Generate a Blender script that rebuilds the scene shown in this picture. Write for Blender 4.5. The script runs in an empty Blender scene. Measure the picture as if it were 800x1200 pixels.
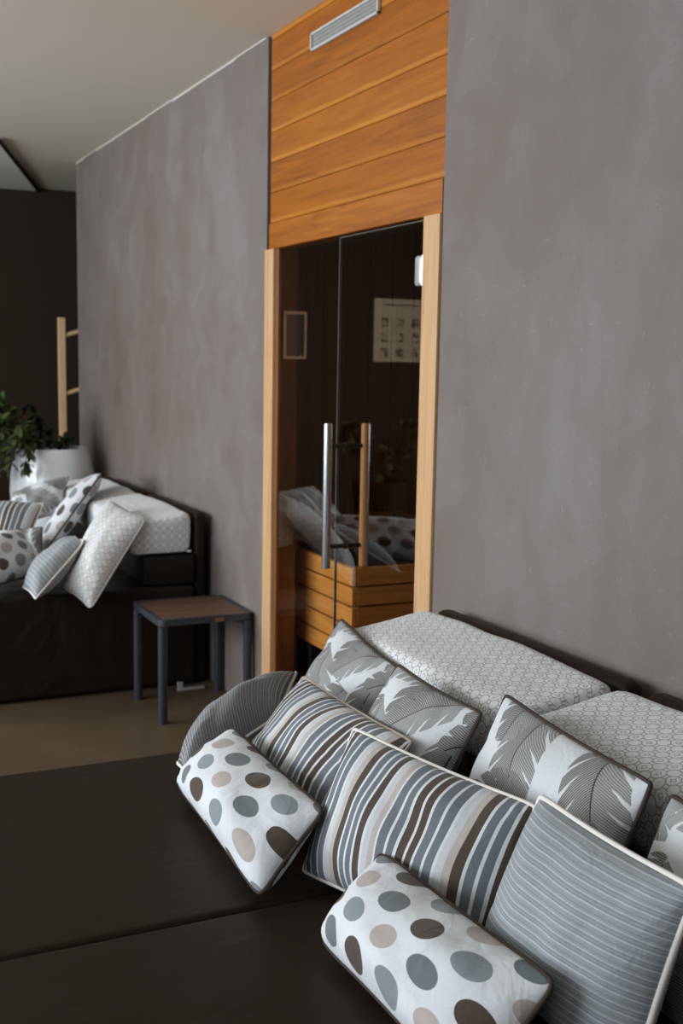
import bpy, bmesh, math, random
import numpy as np
from mathutils import Vector, Matrix, noise
from mathutils.bvhtree import BVHTree

C = bpy.context.scene.collection
rnd = random.Random(7)
PI = math.pi
WALL = 1.65          # face of the long plaster wall (x)
CEIL = 2.615
BED = 0.45           # height of the daybed seat

# ------------------------------------------------------------------ objects
def tag(o, label=None, cat=None, group=None, kind=None):
    if label: o['label'] = label
    if cat: o['category'] = cat
    if group: o['group'] = group
    if kind: o['kind'] = kind
    return o

def thing(name, label, cat, loc=(0, 0, 0), rz=0, group=None):
    o = bpy.data.objects.new(name, None)
    o.empty_display_size = 0.1
    C.objects.link(o)
    o.location = loc
    o.rotation_euler = (0, 0, rz)
    return tag(o, label, cat, group)

def obj(name, bm, mat, parent=None, smooth=False, label=None):
    me = bpy.data.meshes.new(name)
    bm.normal_update()
    bm.to_mesh(me)
    bm.free()
    if smooth:
        me.polygons.foreach_set('use_smooth', [True] * len(me.polygons))
    mats = mat if isinstance(mat, (list, tuple)) else [mat]
    for m in mats: me.materials.append(m)
    o = bpy.data.objects.new(name, me)
    C.objects.link(o)
    if parent: o.parent = parent
    if label: o['label'] = label
    return o

def autosmooth(o, ang=35):
    me = o.data
    me.polygons.foreach_set('use_smooth', [True] * len(me.polygons))
    bm = bmesh.new(); bm.from_mesh(me)
    for e in bm.edges:
        if len(e.link_faces) == 2 and e.calc_face_angle(0) > math.radians(ang): e.smooth = False
    bm.to_mesh(me); bm.free()
    return o

def struct(name, bm, mat, label=None):
    o = obj(name, bm, mat)
    return tag(o, label, None, None, 'structure')

def bx(bm, lo, hi, bev=0, seg=2):
    vs = bmesh.ops.create_cube(bm, size=1)['verts']
    for v in vs:
        v.co = Vector([lo[i] + (v.co[i] + .5) * (hi[i] - lo[i]) for i in range(3)])
    if bev:
        es = list({e for v in vs for e in v.link_edges})
        bmesh.ops.bevel(bm, geom=es, offset=bev, segments=seg, profile=.5, affect='EDGES')

def box(lo, hi, bev=0, seg=2):
    bm = bmesh.new(); bx(bm, lo, hi, bev, seg); return bm

def cyl(bm, a, b, r, n=20, r2=None):
    a, b = Vector(a), Vector(b)
    d = b - a
    q = d.to_track_quat('Z', 'Y').to_matrix().to_4x4()
    bmesh.ops.create_cone(bm, cap_ends=True, segments=n, radius1=r, radius2=r if r2 is None else r2,
                          depth=d.length, matrix=Matrix.Translation((a + b) / 2) @ q)

def lathe(bm, prof, n=48, at=(0, 0)):
    rings = []
    for r, z in prof:
        rings.append([bm.verts.new((at[0] + r * math.cos(2 * PI * k / n), at[1] + r * math.sin(2 * PI * k / n), z)) for k in range(n)])
    for a, b in zip(rings, rings[1:]):
        for k in range(n):
            bm.faces.new((a[k], a[(k + 1) % n], b[(k + 1) % n], b[k]))
    return rings

def tube(bm, pts, r, n=8, closed=False):
    pts = [Vector(p) for p in pts]
    m = len(pts)
    rings = []
    up = Vector((0.13, 0.21, 0.97))
    for i, p in enumerate(pts):
        a = pts[(i - 1) % m] if (closed or i > 0) else p
        b = pts[(i + 1) % m] if (closed or i < m - 1) else p
        t = (b - a).normalized()
        x = up.cross(t)
        if x.length < .05: x = Vector((1, 0, 0)).cross(t)
        x.normalize(); y = t.cross(x)
        rr = r(i / (m - 1)) if callable(r) else r
        rings.append([bm.verts.new(p + rr * (x * math.cos(2 * PI * k / n) + y * math.sin(2 * PI * k / n))) for k in range(n)])
        up = y
    for i in range(m if closed else m - 1):
        A, B = rings[i], rings[(i + 1) % m]
        off = 0
        if closed and i == m - 1:
            off = min(range(n), key=lambda s: (A[0].co - B[s].co).length)
        for k in range(n):
            bm.faces.new((A[k], A[(k + 1) % n], B[(k + 1 + off) % n], B[(k + off) % n]))
    if not closed:
        bm.faces.new(rings[0][::-1]); bm.faces.new(rings[-1])

# ------------------------------------------------------------------ materials
def srgb(r, g, b):
    f = lambda c: c / 12.92 if c <= .04045 else ((c + .055) / 1.055) ** 2.4
    return (f(r / 255), f(g / 255), f(b / 255), 1)

class NT:
    def __init__(s, name):
        s.m = bpy.data.materials.new(name); s.m.use_nodes = True
        s.t = s.m.node_tree; s.t.nodes.clear()
        s.out = s.t.nodes.new('ShaderNodeOutputMaterial')
        s.b = None
    def n(s, kind, **kw):
        x = s.t.nodes.new('ShaderNode' + kind)
        for k, v in kw.items(): setattr(x, k, v)
        return x
    def put(s, sock, v):
        if hasattr(v, 'is_output') or isinstance(v, bpy.types.NodeSocket): s.t.links.new(v, sock)
        else: sock.default_value = v
    def m_(s, op, a, b=0.0, c=0.0, clamp=False):
        x = s.n('Math', operation=op, use_clamp=clamp)
        s.put(x.inputs[0], a); s.put(x.inputs[1], b); s.put(x.inputs[2], c)
        return x.outputs[0]
    def vm(s, op, a, b=(0, 0, 0)):
        x = s.n('VectorMath', operation=op)
        s.put(x.inputs[0], a); s.put(x.inputs[1], b)
        return x.outputs[1] if op in ('LENGTH', 'DISTANCE', 'DOT_PRODUCT') else x.outputs[0]
    def mix(s, f, a, b, mode='MIX'):
        x = s.n('Mix', data_type='RGBA', blend_type=mode)
        s.put(x.inputs[0], f); s.put(x.inputs[6], a); s.put(x.inputs[7], b)
        return x.outputs[2]
    def ramp(s, f, stops, interp='LINEAR'):
        x = s.n('ValToRGB'); cr = x.color_ramp; cr.interpolation = interp
        while len(cr.elements) < len(stops): cr.elements.new(.5)
        for e, (p, c) in zip(cr.elements, stops): e.position = p; e.color = c
        s.put(x.inputs[0], f)
        return x.outputs[0]
    def noise(s, vec, scale, detail=4, rough=.5, dist=0):
        x = s.n('TexNoise'); s.put(x.inputs['Vector'], vec)
        x.inputs['Scale'].default_value = scale; x.inputs['Detail'].default_value = detail
        x.inputs['Roughness'].default_value = rough; x.inputs['Distortion'].default_value = dist
        return x.outputs[0]
    def coord(s, kind='Object'):
        return s.n('TexCoord').outputs[kind]
    def uv(s):
        return s.n('TexCoord').outputs['UV']
    def sep(s, v):
        x = s.n('SeparateXYZ'); s.put(x.inputs[0], v); return x.outputs
    def comb(s, x=0., y=0., z=0.):
        c = s.n('CombineXYZ'); s.put(c.inputs[0], x); s.put(c.inputs[1], y); s.put(c.inputs[2], z); return c.outputs[0]
    def scale(s, v, k):
        x = s.n('Mapping'); s.put(x.inputs[0], v); x.inputs['Scale'].default_value = k; return x.outputs[0]
    def bump(s, h, strength=.3, dist=.01, normal=None):
        x = s.n('Bump'); x.inputs['Strength'].default_value = strength; x.inputs['Distance'].default_value = dist
        s.put(x.inputs['Height'], h)
        if normal is not None: s.put(x.inputs['Normal'], normal)
        return x.outputs[0]
    def principled(s, col, rough=.5, normal=None, metal=0., spec=.5, **kw):
        p = s.n('BsdfPrincipled')
        s.put(p.inputs['Base Color'], col); s.put(p.inputs['Roughness'], rough)
        p.inputs['Metallic'].default_value = metal
        p.inputs['Specular IOR Level'].default_value = spec
        if normal is not None: s.put(p.inputs['Normal'], normal)
        for k, v in kw.items(): p.inputs[k].default_value = v
        s.t.links.new(p.outputs[0], s.out.inputs[0])
        return s.m

def plain(name, col, rough=.5, metal=0., spec=.5, var=.06, sc=30, bump=.05):
    t = NT(name)
    n = t.noise(t.coord(), sc, 3)
    c = t.mix(t.m_('MULTIPLY', n, var * 2), col, tuple(max(0, x * .7) for x in col[:3]) + (1,))
    return t.principled(c, rough, t.bump(n, bump, .003), metal, spec)

def m_plaster():
    t = NT('limewash plaster')
    p = t.n('NewGeometry').outputs['Position']
    big = t.noise(t.scale(p, (1, 1.0, .6)), 1.3, 5, .6, .5)
    mid = t.noise(t.scale(p, (1, 1, .8)), 5, 6, .62, .8)
    streak = t.noise(t.scale(p, (2, 2.2, .35)), 2.2, 4, .5, .5)
    f = t.m_('ADD', t.m_('MULTIPLY', big, .5), t.m_('ADD', t.m_('MULTIPLY', mid, .38), t.m_('MULTIPLY', streak, .12)))
    col = t.ramp(f, [(.32, srgb(104, 93, 85)), (.5, srgb(116, 107, 102)), (.70, srgb(130, 125, 123))])
    # fine trowel scratches
    sc = t.noise(t.scale(p, (1, 9, 26)), 2.2, 6, .7, 2.5)
    sc2 = t.noise(t.scale(p, (1, 22, 7)), 2.0, 5, .7, 2.0)
    line = t.m_('MULTIPLY', t.m_('GREATER_THAN', sc, .645), t.m_('GREATER_THAN', mid, .52))
    line2 = t.m_('MULTIPLY', t.m_('GREATER_THAN', sc2, .66), t.m_('GREATER_THAN', big, .5))
    l = t.m_('MAXIMUM', line, line2)
    col = t.mix(t.m_('MULTIPLY', l, .28), col, srgb(170, 165, 162))
    h = t.m_('ADD', t.m_('MULTIPLY', mid, .7), t.m_('ADD', t.m_('MULTIPLY', sc, .25), t.m_('MULTIPLY', l, .15)))
    return t.principled(col, t.m_('ADD', .50, t.m_('MULTIPLY', mid, .2)), t.bump(h, .28, .006), 0, .35)

def m_wood(name, c1, c2, c3, axis=1, sc=1., rough=.45, spec=.4):
    t = NT(name)
    p = t.coord()
    o = t.n('ObjectInfo').outputs['Random']
    k = [22, 22, 22]; k[axis] = 1.3
    pv = t.vm('ADD', p, t.comb(t.m_('MULTIPLY', o, 13.), t.m_('MULTIPLY', o, 7.), t.m_('MULTIPLY', o, 5.)))
    g = t.noise(t.scale(pv, tuple(x * sc for x in k)), 1.6, 5, .6, 1.2)
    k2 = [70, 70, 70]; k2[axis] = 2.5
    f = t.noise(t.scale(pv, tuple(x * sc for x in k2)), 2, 3, .6)
    v = t.m_('ADD', t.m_('MULTIPLY', g, .75), t.m_('MULTIPLY', f, .25))
    col = t.ramp(v, [(.3, c1), (.5, c2), (.7, c3)])
    return t.principled(col, rough, t.bump(v, .12, .002), 0, spec)

def m_boards():
    # one colour shift per board: board index from the height
    t = NT('orange stained boards')
    p = t.coord()
    s = t.sep(p)
    idx = t.m_('FLOOR', t.m_('DIVIDE', t.m_('SUBTRACT', s[2], 1.935), .1095))
    wn = t.n('TexWhiteNoise', noise_dimensions='1D'); t.put(wn.inputs['W'], idx)
    pv = t.vm('ADD', p, t.comb(0., t.m_('MULTIPLY', wn.outputs[0], 9.), t.m_('MULTIPLY', idx, 3.)))
    g = t.noise(t.scale(pv, (20, 1.1, 17)), 1.5, 5, .6, 1.3)
    f = t.noise(t.scale(pv, (60, 2.2, 90)), 2, 3, .6)
    v = t.m_('ADD', t.m_('MULTIPLY', g, .7), t.m_('MULTIPLY', f, .22))
    v = t.m_('ADD', v, t.m_('MULTIPLY', t.m_('SUBTRACT', wn.outputs[0], .5), .12))
    col = t.ramp(v, [(.25, srgb(122, 66, 8)), (.46, srgb(156, 88, 14)), (.7, srgb(174, 104, 26))])
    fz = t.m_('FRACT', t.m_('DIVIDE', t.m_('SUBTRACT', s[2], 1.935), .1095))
    glint_z = t.m_('ADD', fz, t.m_('MULTIPLY', t.m_('SUBTRACT', t.noise(t.scale(pv, (1, 2.5, 1)), 1.5, 2), .5), .10))
    pale = t.m_('MULTIPLY', t.m_('SUBTRACT', 1., t.m_('MULTIPLY', t.m_('ABSOLUTE', t.m_('SUBTRACT', glint_z, .10)), 11.), clamp=True), t.m_('MULTIPLY_ADD', wn.outputs[0], .4, .2))
    col = t.mix(pale, col, srgb(208, 142, 58))  # pale line along each board: the edge highlight is painted into the colour
    return t.principled(col, .38, t.bump(v, .1, .002), 0, .4)

def weave(t, uv, sc=900):
    s = t.sep(uv)
    a = t.m_('SINE', t.m_('MULTIPLY', s[0], sc * 2)); b = t.m_('SINE', t.m_('MULTIPLY', s[1], sc * 2))
    return t.m_('MULTIPLY', a, b)

WHITE = srgb(222, 226, 230); BROWN = srgb(82, 71, 63); STEEL = srgb(112, 119, 126)
BEIGE = srgb(190, 183, 178); PALE = srgb(204, 207, 210)

def fabric(t, col, uv, rough=.85, fold=.25):
    n = t.noise(uv, 260, 2)
    c = t.mix(t.m_('MULTIPLY', n, .18), col, (0.05, 0.045, 0.04, 1))
    fl = t.noise(t.coord(), 16, 3, .55, .8)
    b1 = t.bump(fl, fold, .02)
    b = t.bump(t.m_('ADD', weave(t, uv), n), .06, .001, b1)
    return t.principled(c, rough, b, 0, .15, **{'Sheen Weight': .15})

def seq_ramp(t, f, seq):
    tot = sum(w for w, c in seq); p = 0; st = []
    for w, c in seq: st.append((p / tot, c)); p += w
    return t.ramp(f, st, 'CONSTANT')

def m_wide_stripes():
    t = NT('wide striped cotton'); uv = t.uv(); s = t.sep(uv)
    a, b, w, k, g = PALE, BEIGE, WHITE, BROWN, STEEL
    seq = [(1.3, a), (1.2, b), (1.5, k), (.5, w), (1.3, g), (.5, w), (1.1, g), (.5, w), (1.4, k), (.4, w), (1.2, a), (1., b), (.4, w), (1.6, g), (.5, w),
           (1.3, g), (.5, w), (1.5, k), (.5, w), (1.3, k), (.5, w), (1.6, g), (.5, w), (1.5, g), (.5, w)]
    x = t.m_('ADD', s[0], t.m_('MULTIPLY', t.m_('SUBTRACT', t.noise(t.coord(), 9, 2), .5), .003))
    f = t.m_('FRACT', t.m_('ADD', t.m_('DIVIDE', x, .30), 5.37))
    return fabric(t, seq_ramp(t, f, seq), uv)

def m_thin_stripes(name, axis=1, gap=.025, dark=False):
    t = NT(name); uv = t.uv(); s = t.sep(uv)
    base = srgb(154, 160, 164) if not dark else srgb(146, 149, 151)
    d = srgb(128, 133, 138) if not dark else srgb(84, 82, 80); w = srgb(200, 206, 212)
    if dark: seq = [(1.2, base), (.5, w), (1., d), (.8, base), (.8, d), (.5, w), (.9, base), (1., d), (.4, w), (.8, d)]
    else: seq = [(2.2, base), (.45, w), (.5, base), (.4, d), (1.2, base), (.4, d), (.6, base), (.35, w), (1.4, base), (.4, d)]
    x = t.m_('ADD', s[axis], t.m_('MULTIPLY', t.m_('SUBTRACT', t.noise(t.coord(), 11, 2), .5), .0025))
    f = t.m_('FRACT', t.m_('ADD', t.m_('DIVIDE', x, gap), 20.3))
    return fabric(t, seq_ramp(t, f, seq), uv)

def m_polka():
    t = NT('polka dot cotton'); uv = t.uv(); s = t.sep(uv)
    px, py = .108, .082
    row = t.m_('FLOOR', t.m_('ADD', t.m_('DIVIDE', s[1], py), 20.5))
    odd = t.m_('MODULO', row, 2.)
    xs = t.m_('ADD', t.m_('DIVIDE', s[0], px), t.m_('MULTIPLY_ADD', odd, .5, 20.25))
    ix = t.m_('FLOOR', xs)
    fx = t.m_('MULTIPLY', t.m_('SUBTRACT', t.m_('FRACT', xs), .5), px)
    fy = t.m_('MULTIPLY', t.m_('SUBTRACT', t.m_('FRACT', t.m_('ADD', t.m_('DIVIDE', s[1], py), 20.5)), .5), py)
    r = t.m_('SQRT', t.m_('ADD', t.m_('MULTIPLY', fx, fx), t.m_('MULTIPLY', fy, fy)))
    mask = t.m_('LESS_THAN', r, .0325)
    k = t.m_('FRACT', t.m_('ADD', t.m_('MULTIPLY', ix, .25), t.m_('MULTIPLY_ADD', row, .375, .06)))
    c = seq_ramp(t, k, [(1, BROWN), (1, srgb(138, 147, 152)), (1, srgb(186, 176, 172)), (1, srgb(114, 122, 126))])
    return fabric(t, t.mix(mask, srgb(226, 230, 235), c), uv)

def m_leaf(sparse=False):
    t = NT('palm leaf print cotton'); uv = t.uv()
    sh = t.n('ObjectInfo').outputs['Random']
    uvo = t.vm('ADD', uv, t.comb(t.m_('MULTIPLY', sh, 3.1), t.m_('MULTIPLY', sh, 1.7)))
    wob = t.m_('SUBTRACT', t.noise(uvo, 14, 2), .5)
    res = srgb(218, 222, 226)
    for li, (scale, dx, W_, L_) in enumerate(((4.3, 0., .072, .15), (4.6, .51, .064, .14))[:1 if sparse else 2]):
        v = t.n('TexVoronoi', voronoi_dimensions='2D', feature='F1'); v.inputs['Scale'].default_value = scale
        v.inputs['Randomness'].default_value = .6
        off = t.vm('ADD', uvo, (dx, dx * .43, 0))
        t.put(v.inputs['Vector'], off)
        loc = t.vm('SUBTRACT', off, v.outputs['Position'])
        rr = t.sep(v.outputs['Color'])
        ang = t.m_('MULTIPLY_ADD', rr[0], 1.8, .3 + 1.1 * li)
        rot = t.n('VectorRotate', rotation_type='Z_AXIS'); t.put(rot.inputs['Vector'], loc); t.put(rot.inputs['Angle'], ang)
        q = t.sep(rot.outputs[0])
        x = t.m_('DIVIDE', q[0], L_)
        bend = t.m_('SUBTRACT', q[1], t.m_('MULTIPLY', t.m_('MULTIPLY', x, x), .028))
        ay = t.m_('ABSOLUTE', bend)
        side = t.m_('GREATER_THAN', bend, 0.)
        edge = t.m_('MULTIPLY', t.m_('SQRT', t.m_('MAXIMUM', t.m_('SUBTRACT', 1., t.m_('MULTIPLY', x, x)), 0.)), W_)
        vc = t.m_('ADD', t.m_('SUBTRACT', q[0], t.m_('MULTIPLY', ay, .8)), t.m_('MULTIPLY', wob, .012))
        # the blade is torn along its veins: narrow white wedges opening to the margin
        tear = t.m_('FRACT', t.m_('ADD', t.m_('MULTIPLY', vc, 24.), t.m_('MULTIPLY_ADD', side, .37, rr[1])))
        rel = t.m_('DIVIDE', ay, t.m_('MAXIMUM', edge, .001))
        wedge = t.m_('LESS_THAN', tear, t.m_('MULTIPLY', t.m_('MAXIMUM', t.m_('SUBTRACT', rel, .45), 0.), .55))
        mask = t.m_('MULTIPLY', t.m_('LESS_THAN', rel, 1.), t.m_('SUBTRACT', 1., wedge))
        wdt = t.m_('MULTIPLY_ADD', t.noise(off, 12, 1), .5, .08)
        vein = t.m_('LESS_THAN', t.m_('FRACT', t.m_('ADD', t.m_('MULTIPLY', vc, 190.), 50.)), wdt)
        tone = t.mix(t.m_('MULTIPLY_ADD', side, .4, t.m_('MULTIPLY', rr[2], .5)), srgb(98, 95, 91), srgb(146, 147, 147))
        c = t.mix(t.m_('MULTIPLY', vein, .6), tone, srgb(206, 209, 211))
        c = t.mix(t.m_('LESS_THAN', ay, .0014), c, srgb(66, 62, 58))
        res = t.mix(mask, res, c)
    return fabric(t, res, uv)

def m_geo(name='ring lattice cotton', pitch=.036):
    t = NT(name); uv = t.uv(); s = t.sep(uv)
    def cell(ox, oy):
        a = t.m_('MULTIPLY', t.m_('SUBTRACT', t.m_('FRACT', t.m_('ADD', t.m_('DIVIDE', s[0], pitch), 40 + ox)), .5), 1.)
        b = t.m_('MULTIPLY', t.m_('SUBTRACT', t.m_('FRACT', t.m_('ADD', t.m_('DIVIDE', s[1], pitch), 40 + oy)), .5), 1.)
        return a, b
    a, b = cell(0, 0)
    r = t.m_('SQRT', t.m_('ADD', t.m_('MULTIPLY', a, a), t.m_('MULTIPLY', b, b)))
    ring = t.m_('LESS_THAN', t.m_('ABSOLUTE', t.m_('SUBTRACT', r, .35)), .036)
    aa, ab = t.m_('ABSOLUTE', a), t.m_('ABSOLUTE', b)
    # linking bars between the rings and a small diamond in the gaps
    bar = t.m_('MULTIPLY', t.m_('GREATER_THAN', aa, .36), t.m_('LESS_THAN', t.m_('ABSOLUTE', t.m_('SUBTRACT', ab, .12)), .04))
    bar2 = t.m_('MULTIPLY', t.m_('GREATER_THAN', ab, .36), t.m_('LESS_THAN', t.m_('ABSOLUTE', t.m_('SUBTRACT', aa, .12)), .04))
    c, d = cell(.5, .5)
    dm = t.m_('ADD', t.m_('ABSOLUTE', c), t.m_('ABSOLUTE', d))
    dia = t.m_('LESS_THAN', t.m_('ABSOLUTE', t.m_('SUBTRACT', dm, .16)), .04)
    m = t.m_('MAXIMUM', t.m_('MAXIMUM', ring, dia), t.m_('MAXIMUM', bar, bar2))
    return fabric(t, t.mix(t.m_('MULTIPLY', m, .66), srgb(232, 234, 236), srgb(120, 116, 113)), uv)

def m_leather(name, col, fold=.35, rough=.5):
    t = NT(name); p = t.coord()
    n = t.noise(p, 3.5, 4, .55, .8); f = t.noise(p, 420, 2)
    c = t.mix(t.m_('MULTIPLY', n, .5), col, tuple(x * .6 for x in col[:3]) + (1,))
    b1 = t.bump(t.noise(t.scale(p, (1, 1.6, 1)), 5, 3, .5, 1.), fold, .03)
    return t.principled(c, rough, t.bump(f, .08, .001, b1), 0, .2)

def m_floor():
    t = NT('polished brown screed'); p = t.n('NewGeometry').outputs['Position']
    n = t.noise(p, 1.3, 5, .6, .6); f = t.noise(p, 24, 4, .6)
    v = t.m_('ADD', t.m_('MULTIPLY', n, .7), t.m_('MULTIPLY', f, .3))
    c = t.ramp(v, [(.35, srgb(76, 62, 47)), (.65, srgb(100, 84, 66))])
    return t.principled(c, .42, t.bump(f, .05, .003), 0, .45)

def m_glass():
    t = NT('smoked glass')
    fr = t.n('Fresnel'); fr.inputs[0].default_value = 1.5
    tr = t.n('BsdfTransparent'); tr.inputs[0].default_value = (.92, .89, .84, 1)
    gl = t.n('BsdfGlossy'); gl.inputs['Roughness'].default_value = 0.0
    gl.inputs['Color'].default_value = (.96, .95, .93, 1)
    mx = t.n('MixShader')
    fac = t.m_('MULTIPLY', t.m_('MULTIPLY', fr.outputs[0], 1.7), t.m_('SUBTRACT', 1., t.n('NewGeometry').outputs['Backfacing']), clamp=True)
    t.t.links.new(fac, mx.inputs[0]); t.t.links.new(tr.outputs[0], mx.inputs[1]); t.t.links.new(gl.outputs[0], mx.inputs[2])
    t.t.links.new(mx.outputs[0], t.out.inputs[0])
    return t.m

def m_planks():
    t = NT('dark sauna planks'); p = t.coord(); s = t.sep(p)
    h = t.m_('ADD', s[0], s[1])
    fr = t.m_('FRACT', t.m_('DIVIDE', t.m_('ADD', h, 50.06), .138))
    gap = t.m_('LESS_THAN', fr, .045)
    idx = t.m_('FLOOR', t.m_('DIVIDE', t.m_('ADD', h, 50.06), .138))
    wn = t.n('TexWhiteNoise', noise_dimensions='1D'); t.put(wn.inputs['W'], idx)
    g = t.noise(t.scale(t.vm('ADD', p, t.comb(0., 0., idx)), (30, 30, 1.2)), 1.5, 4, .6, 1.)
    v = t.m_('ADD', t.m_('MULTIPLY', g, .7), t.m_('MULTIPLY', wn.outputs[0], .3))
    c = t.ramp(v, [(.25, srgb(150, 112, 74)), (.7, srgb(200, 156, 108))])
    c = t.mix(gap, c, srgb(26, 18, 12))
    return t.principled(c, .55, t.bump(t.m_('SUBTRACT', 1., gap), .4, .006), 0, .3)

def m_poster():
    t = NT('printed poster'); s = t.sep(t.coord())
    u = t.m_('DIVIDE', s[0], .145); v = t.m_('DIVIDE', t.m_('SUBTRACT', s[2], .20), .125)
    fu = t.m_('ABSOLUTE', t.m_('SUBTRACT', t.m_('FRACT', t.m_('ADD', u, 20.5)), .5)); fv = t.m_('ABSOLUTE', t.m_('SUBTRACT', t.m_('FRACT', t.m_('ADD', v, 20.5)), .5))
    cell = t.m_('MULTIPLY', t.m_('LESS_THAN', fu, .24), t.m_('LESS_THAN', fv, .3))
    cell = t.m_('MULTIPLY', cell, t.m_('MULTIPLY', t.m_('LESS_THAN', t.m_('ABSOLUTE', u), 1.5), t.m_('LESS_THAN', t.m_('ABSOLUTE', v), 1.5)))
    sk = t.m_('MULTIPLY', cell, t.m_('GREATER_THAN', t.noise(t.coord(), 34, 2), .49))
    head = t.m_('MULTIPLY', t.m_('LESS_THAN', t.m_('ABSOLUTE', t.m_('SUBTRACT', s[2], .47)), .006), t.m_('LESS_THAN', t.m_('ABSOLUTE', s[0]), .17))
    return t.principled(t.mix(t.m_('MULTIPLY', t.m_('MAXIMUM', sk, head), .95), srgb(236, 212, 178), srgb(84, 76, 66)), .8)

M = dict(
    poster=m_poster(),
    plaster=m_plaster(),
    ceiling=plain('ceiling paint', srgb(226, 218, 203), .7, 0, .3, .06, 1.5),
    ceiling2=plain('ceiling board paint', srgb(236, 234, 226), .7, 0, .3, .05, 2),
    trim=plain('white trim paint', srgb(200, 196, 190), .5),
    darkwall=plain('dark brown wall paint', srgb(48, 37, 26), .7, 0, .25, .3, 2.5),
    floor=m_floor(),
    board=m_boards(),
    rail=m_wood('orange stained rail', srgb(126, 68, 12), srgb(158, 90, 16), srgb(178, 108, 30), 1),
    jamb=m_wood('blond door frame wood', srgb(186, 143, 100), srgb(200, 160, 116), srgb(212, 176, 132), 2, 1.2),
    gedge=plain('polished glass edge', srgb(104, 114, 112), .15, 0, .7),
    reveal=m_wood('shade toned reveal wood', srgb(92, 54, 22), srgb(116, 72, 32), srgb(136, 90, 46), 2, 1.2),  # frame wood darkened: the unlit side behind the glass is painted into the colour
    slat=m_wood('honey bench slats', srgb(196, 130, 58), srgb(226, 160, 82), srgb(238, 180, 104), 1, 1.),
    slatx=m_wood('shaded honey slats across', srgb(176, 110, 46), srgb(206, 138, 66), srgb(222, 158, 84), 0, 1.),  # darker copy of the slat wood, with the side faces' shade in its colour
    planks=m_planks(),
    glass=m_glass(),
    steel=plain('brushed steel', srgb(196, 198, 200), .24, 1., .5, .05, 60),
    dsteel=plain('dark metal', srgb(70, 66, 60), .35, .8),
    hinge=plain('polished hinge metal', srgb(225, 228, 232), .3, .7, .5, .03, 40),
    barwood=m_wood('handle wood', srgb(186, 132, 76), srgb(206, 154, 98), srgb(220, 172, 116), 2, 2.),
    leather=m_leather('dark brown seat cover', srgb(36, 26, 17), .12, .52),
    leather2=m_leather('dark brown draped cover', srgb(32, 23, 15), .5, .55),
    base=m_leather('dark base cover', srgb(28, 21, 14), .3, .6),
    geo=m_geo(), wide=m_wide_stripes(), thin=m_thin_stripes('fine striped cotton'),
    thinE=m_thin_stripes('fine dark striped cotton', 0, .026, True),
    thinF=m_thin_stripes('fine grey striped cotton', 1, .045), polka=m_polka(), leaf=m_leaf(), leafw=m_leaf(True),
    pipe_w=plain('cream piping', srgb(232, 228, 222), .8, 0, .2), pipe_d=plain('dark brown piping', srgb(66, 57, 51), .8, 0, .2),
    pipe_g=plain('pale grey piping', srgb(206, 206, 204), .8, 0, .2),
    pipe_b=plain('taupe piping', srgb(176, 164, 152), .8, 0, .2),
    alu=plain('anthracite powder coat', srgb(64, 69, 75), .42, .3, .5, .05, 200),
    top=m_wood('brown table slats', srgb(72, 50, 38), srgb(96, 70, 54), srgb(118, 90, 72), 0, 1.3),
    brass=plain('brass badge', srgb(170, 140, 96), .35, .8),
    pot=plain('white glazed ceramic', srgb(226, 228, 230), .16, 0, .6, .05, 4),
    soil=plain('dark soil', srgb(40, 32, 25), .95, 0, .2, .4, 90, .6),
    leafg=plain('green leaf', srgb(66, 80, 42), .38, 0, .45, .5, 14),
    leafd=plain('deep green leaf', srgb(34, 50, 28), .45, 0, .4, .4, 14),
    stem=plain('plant stem', srgb(70, 72, 44), .6),
    pole=m_wood('pale pine', srgb(206, 166, 118), srgb(222, 186, 140), srgb(232, 200, 158), 2, 1.5),
    ventf=plain('grey vent metal', srgb(192, 192, 190), .5, .1), ventm=plain('grey perforated mesh', srgb(158, 158, 154), .6, .1, .5, .7, 120),
    paper=plain('cream poster paper', srgb(214, 204, 186), .8), ink=plain('grey print ink', srgb(92, 86, 78), .8),
    pic=plain('dark picture print', srgb(40, 30, 24), .6), black=plain('black rubber', srgb(24, 22, 20), .7),
    grey=plain('light grey metal bracket', srgb(160, 158, 154), .5, .2),
    winf=plain('window frame paint', srgb(120, 118, 114), .5),
)

# ------------------------------------------------------------------ room shell
struct('floor', box((-3.2, -2.7, -.1), (3.9, 8.9, 0)), M['floor'], 'brown polished screed floor')
struct('ceiling', box((-3.2, -2.7, CEIL), (3.9, 8.9, CEIL + .1)), M['ceiling'], 'pale painted ceiling')
# a lower ceiling board at the far left whose edge runs slantwise
bm = bmesh.new()
pts = [(1.09, 6.68), (1.64, 8.5), (-2.8, 8.5), (-2.8, 6.68)]
lo = [bm.verts.new((x, y, CEIL - .018)) for x, y in pts]; hi = [bm.verts.new((x, y, CEIL)) for x, y in pts]
bm.faces.new(lo); bm.faces.new(hi[::-1])
for i in range(4): bm.faces.new((lo[i], hi[i], hi[(i + 1) % 4], lo[(i + 1) % 4]))
bmesh.ops.recalc_face_normals(bm, faces=bm.faces)
struct('trim_1', bm, M['ceiling2'], 'lower white ceiling board at the far left')
bm = bmesh.new(); tube(bm, [(1.08, 6.63, CEIL - .016), (1.655, 8.5, CEIL - .016)], .011, 8)
struct('trim_2', bm, M['darkwall'], 'dark joint along the ceiling board')

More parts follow.
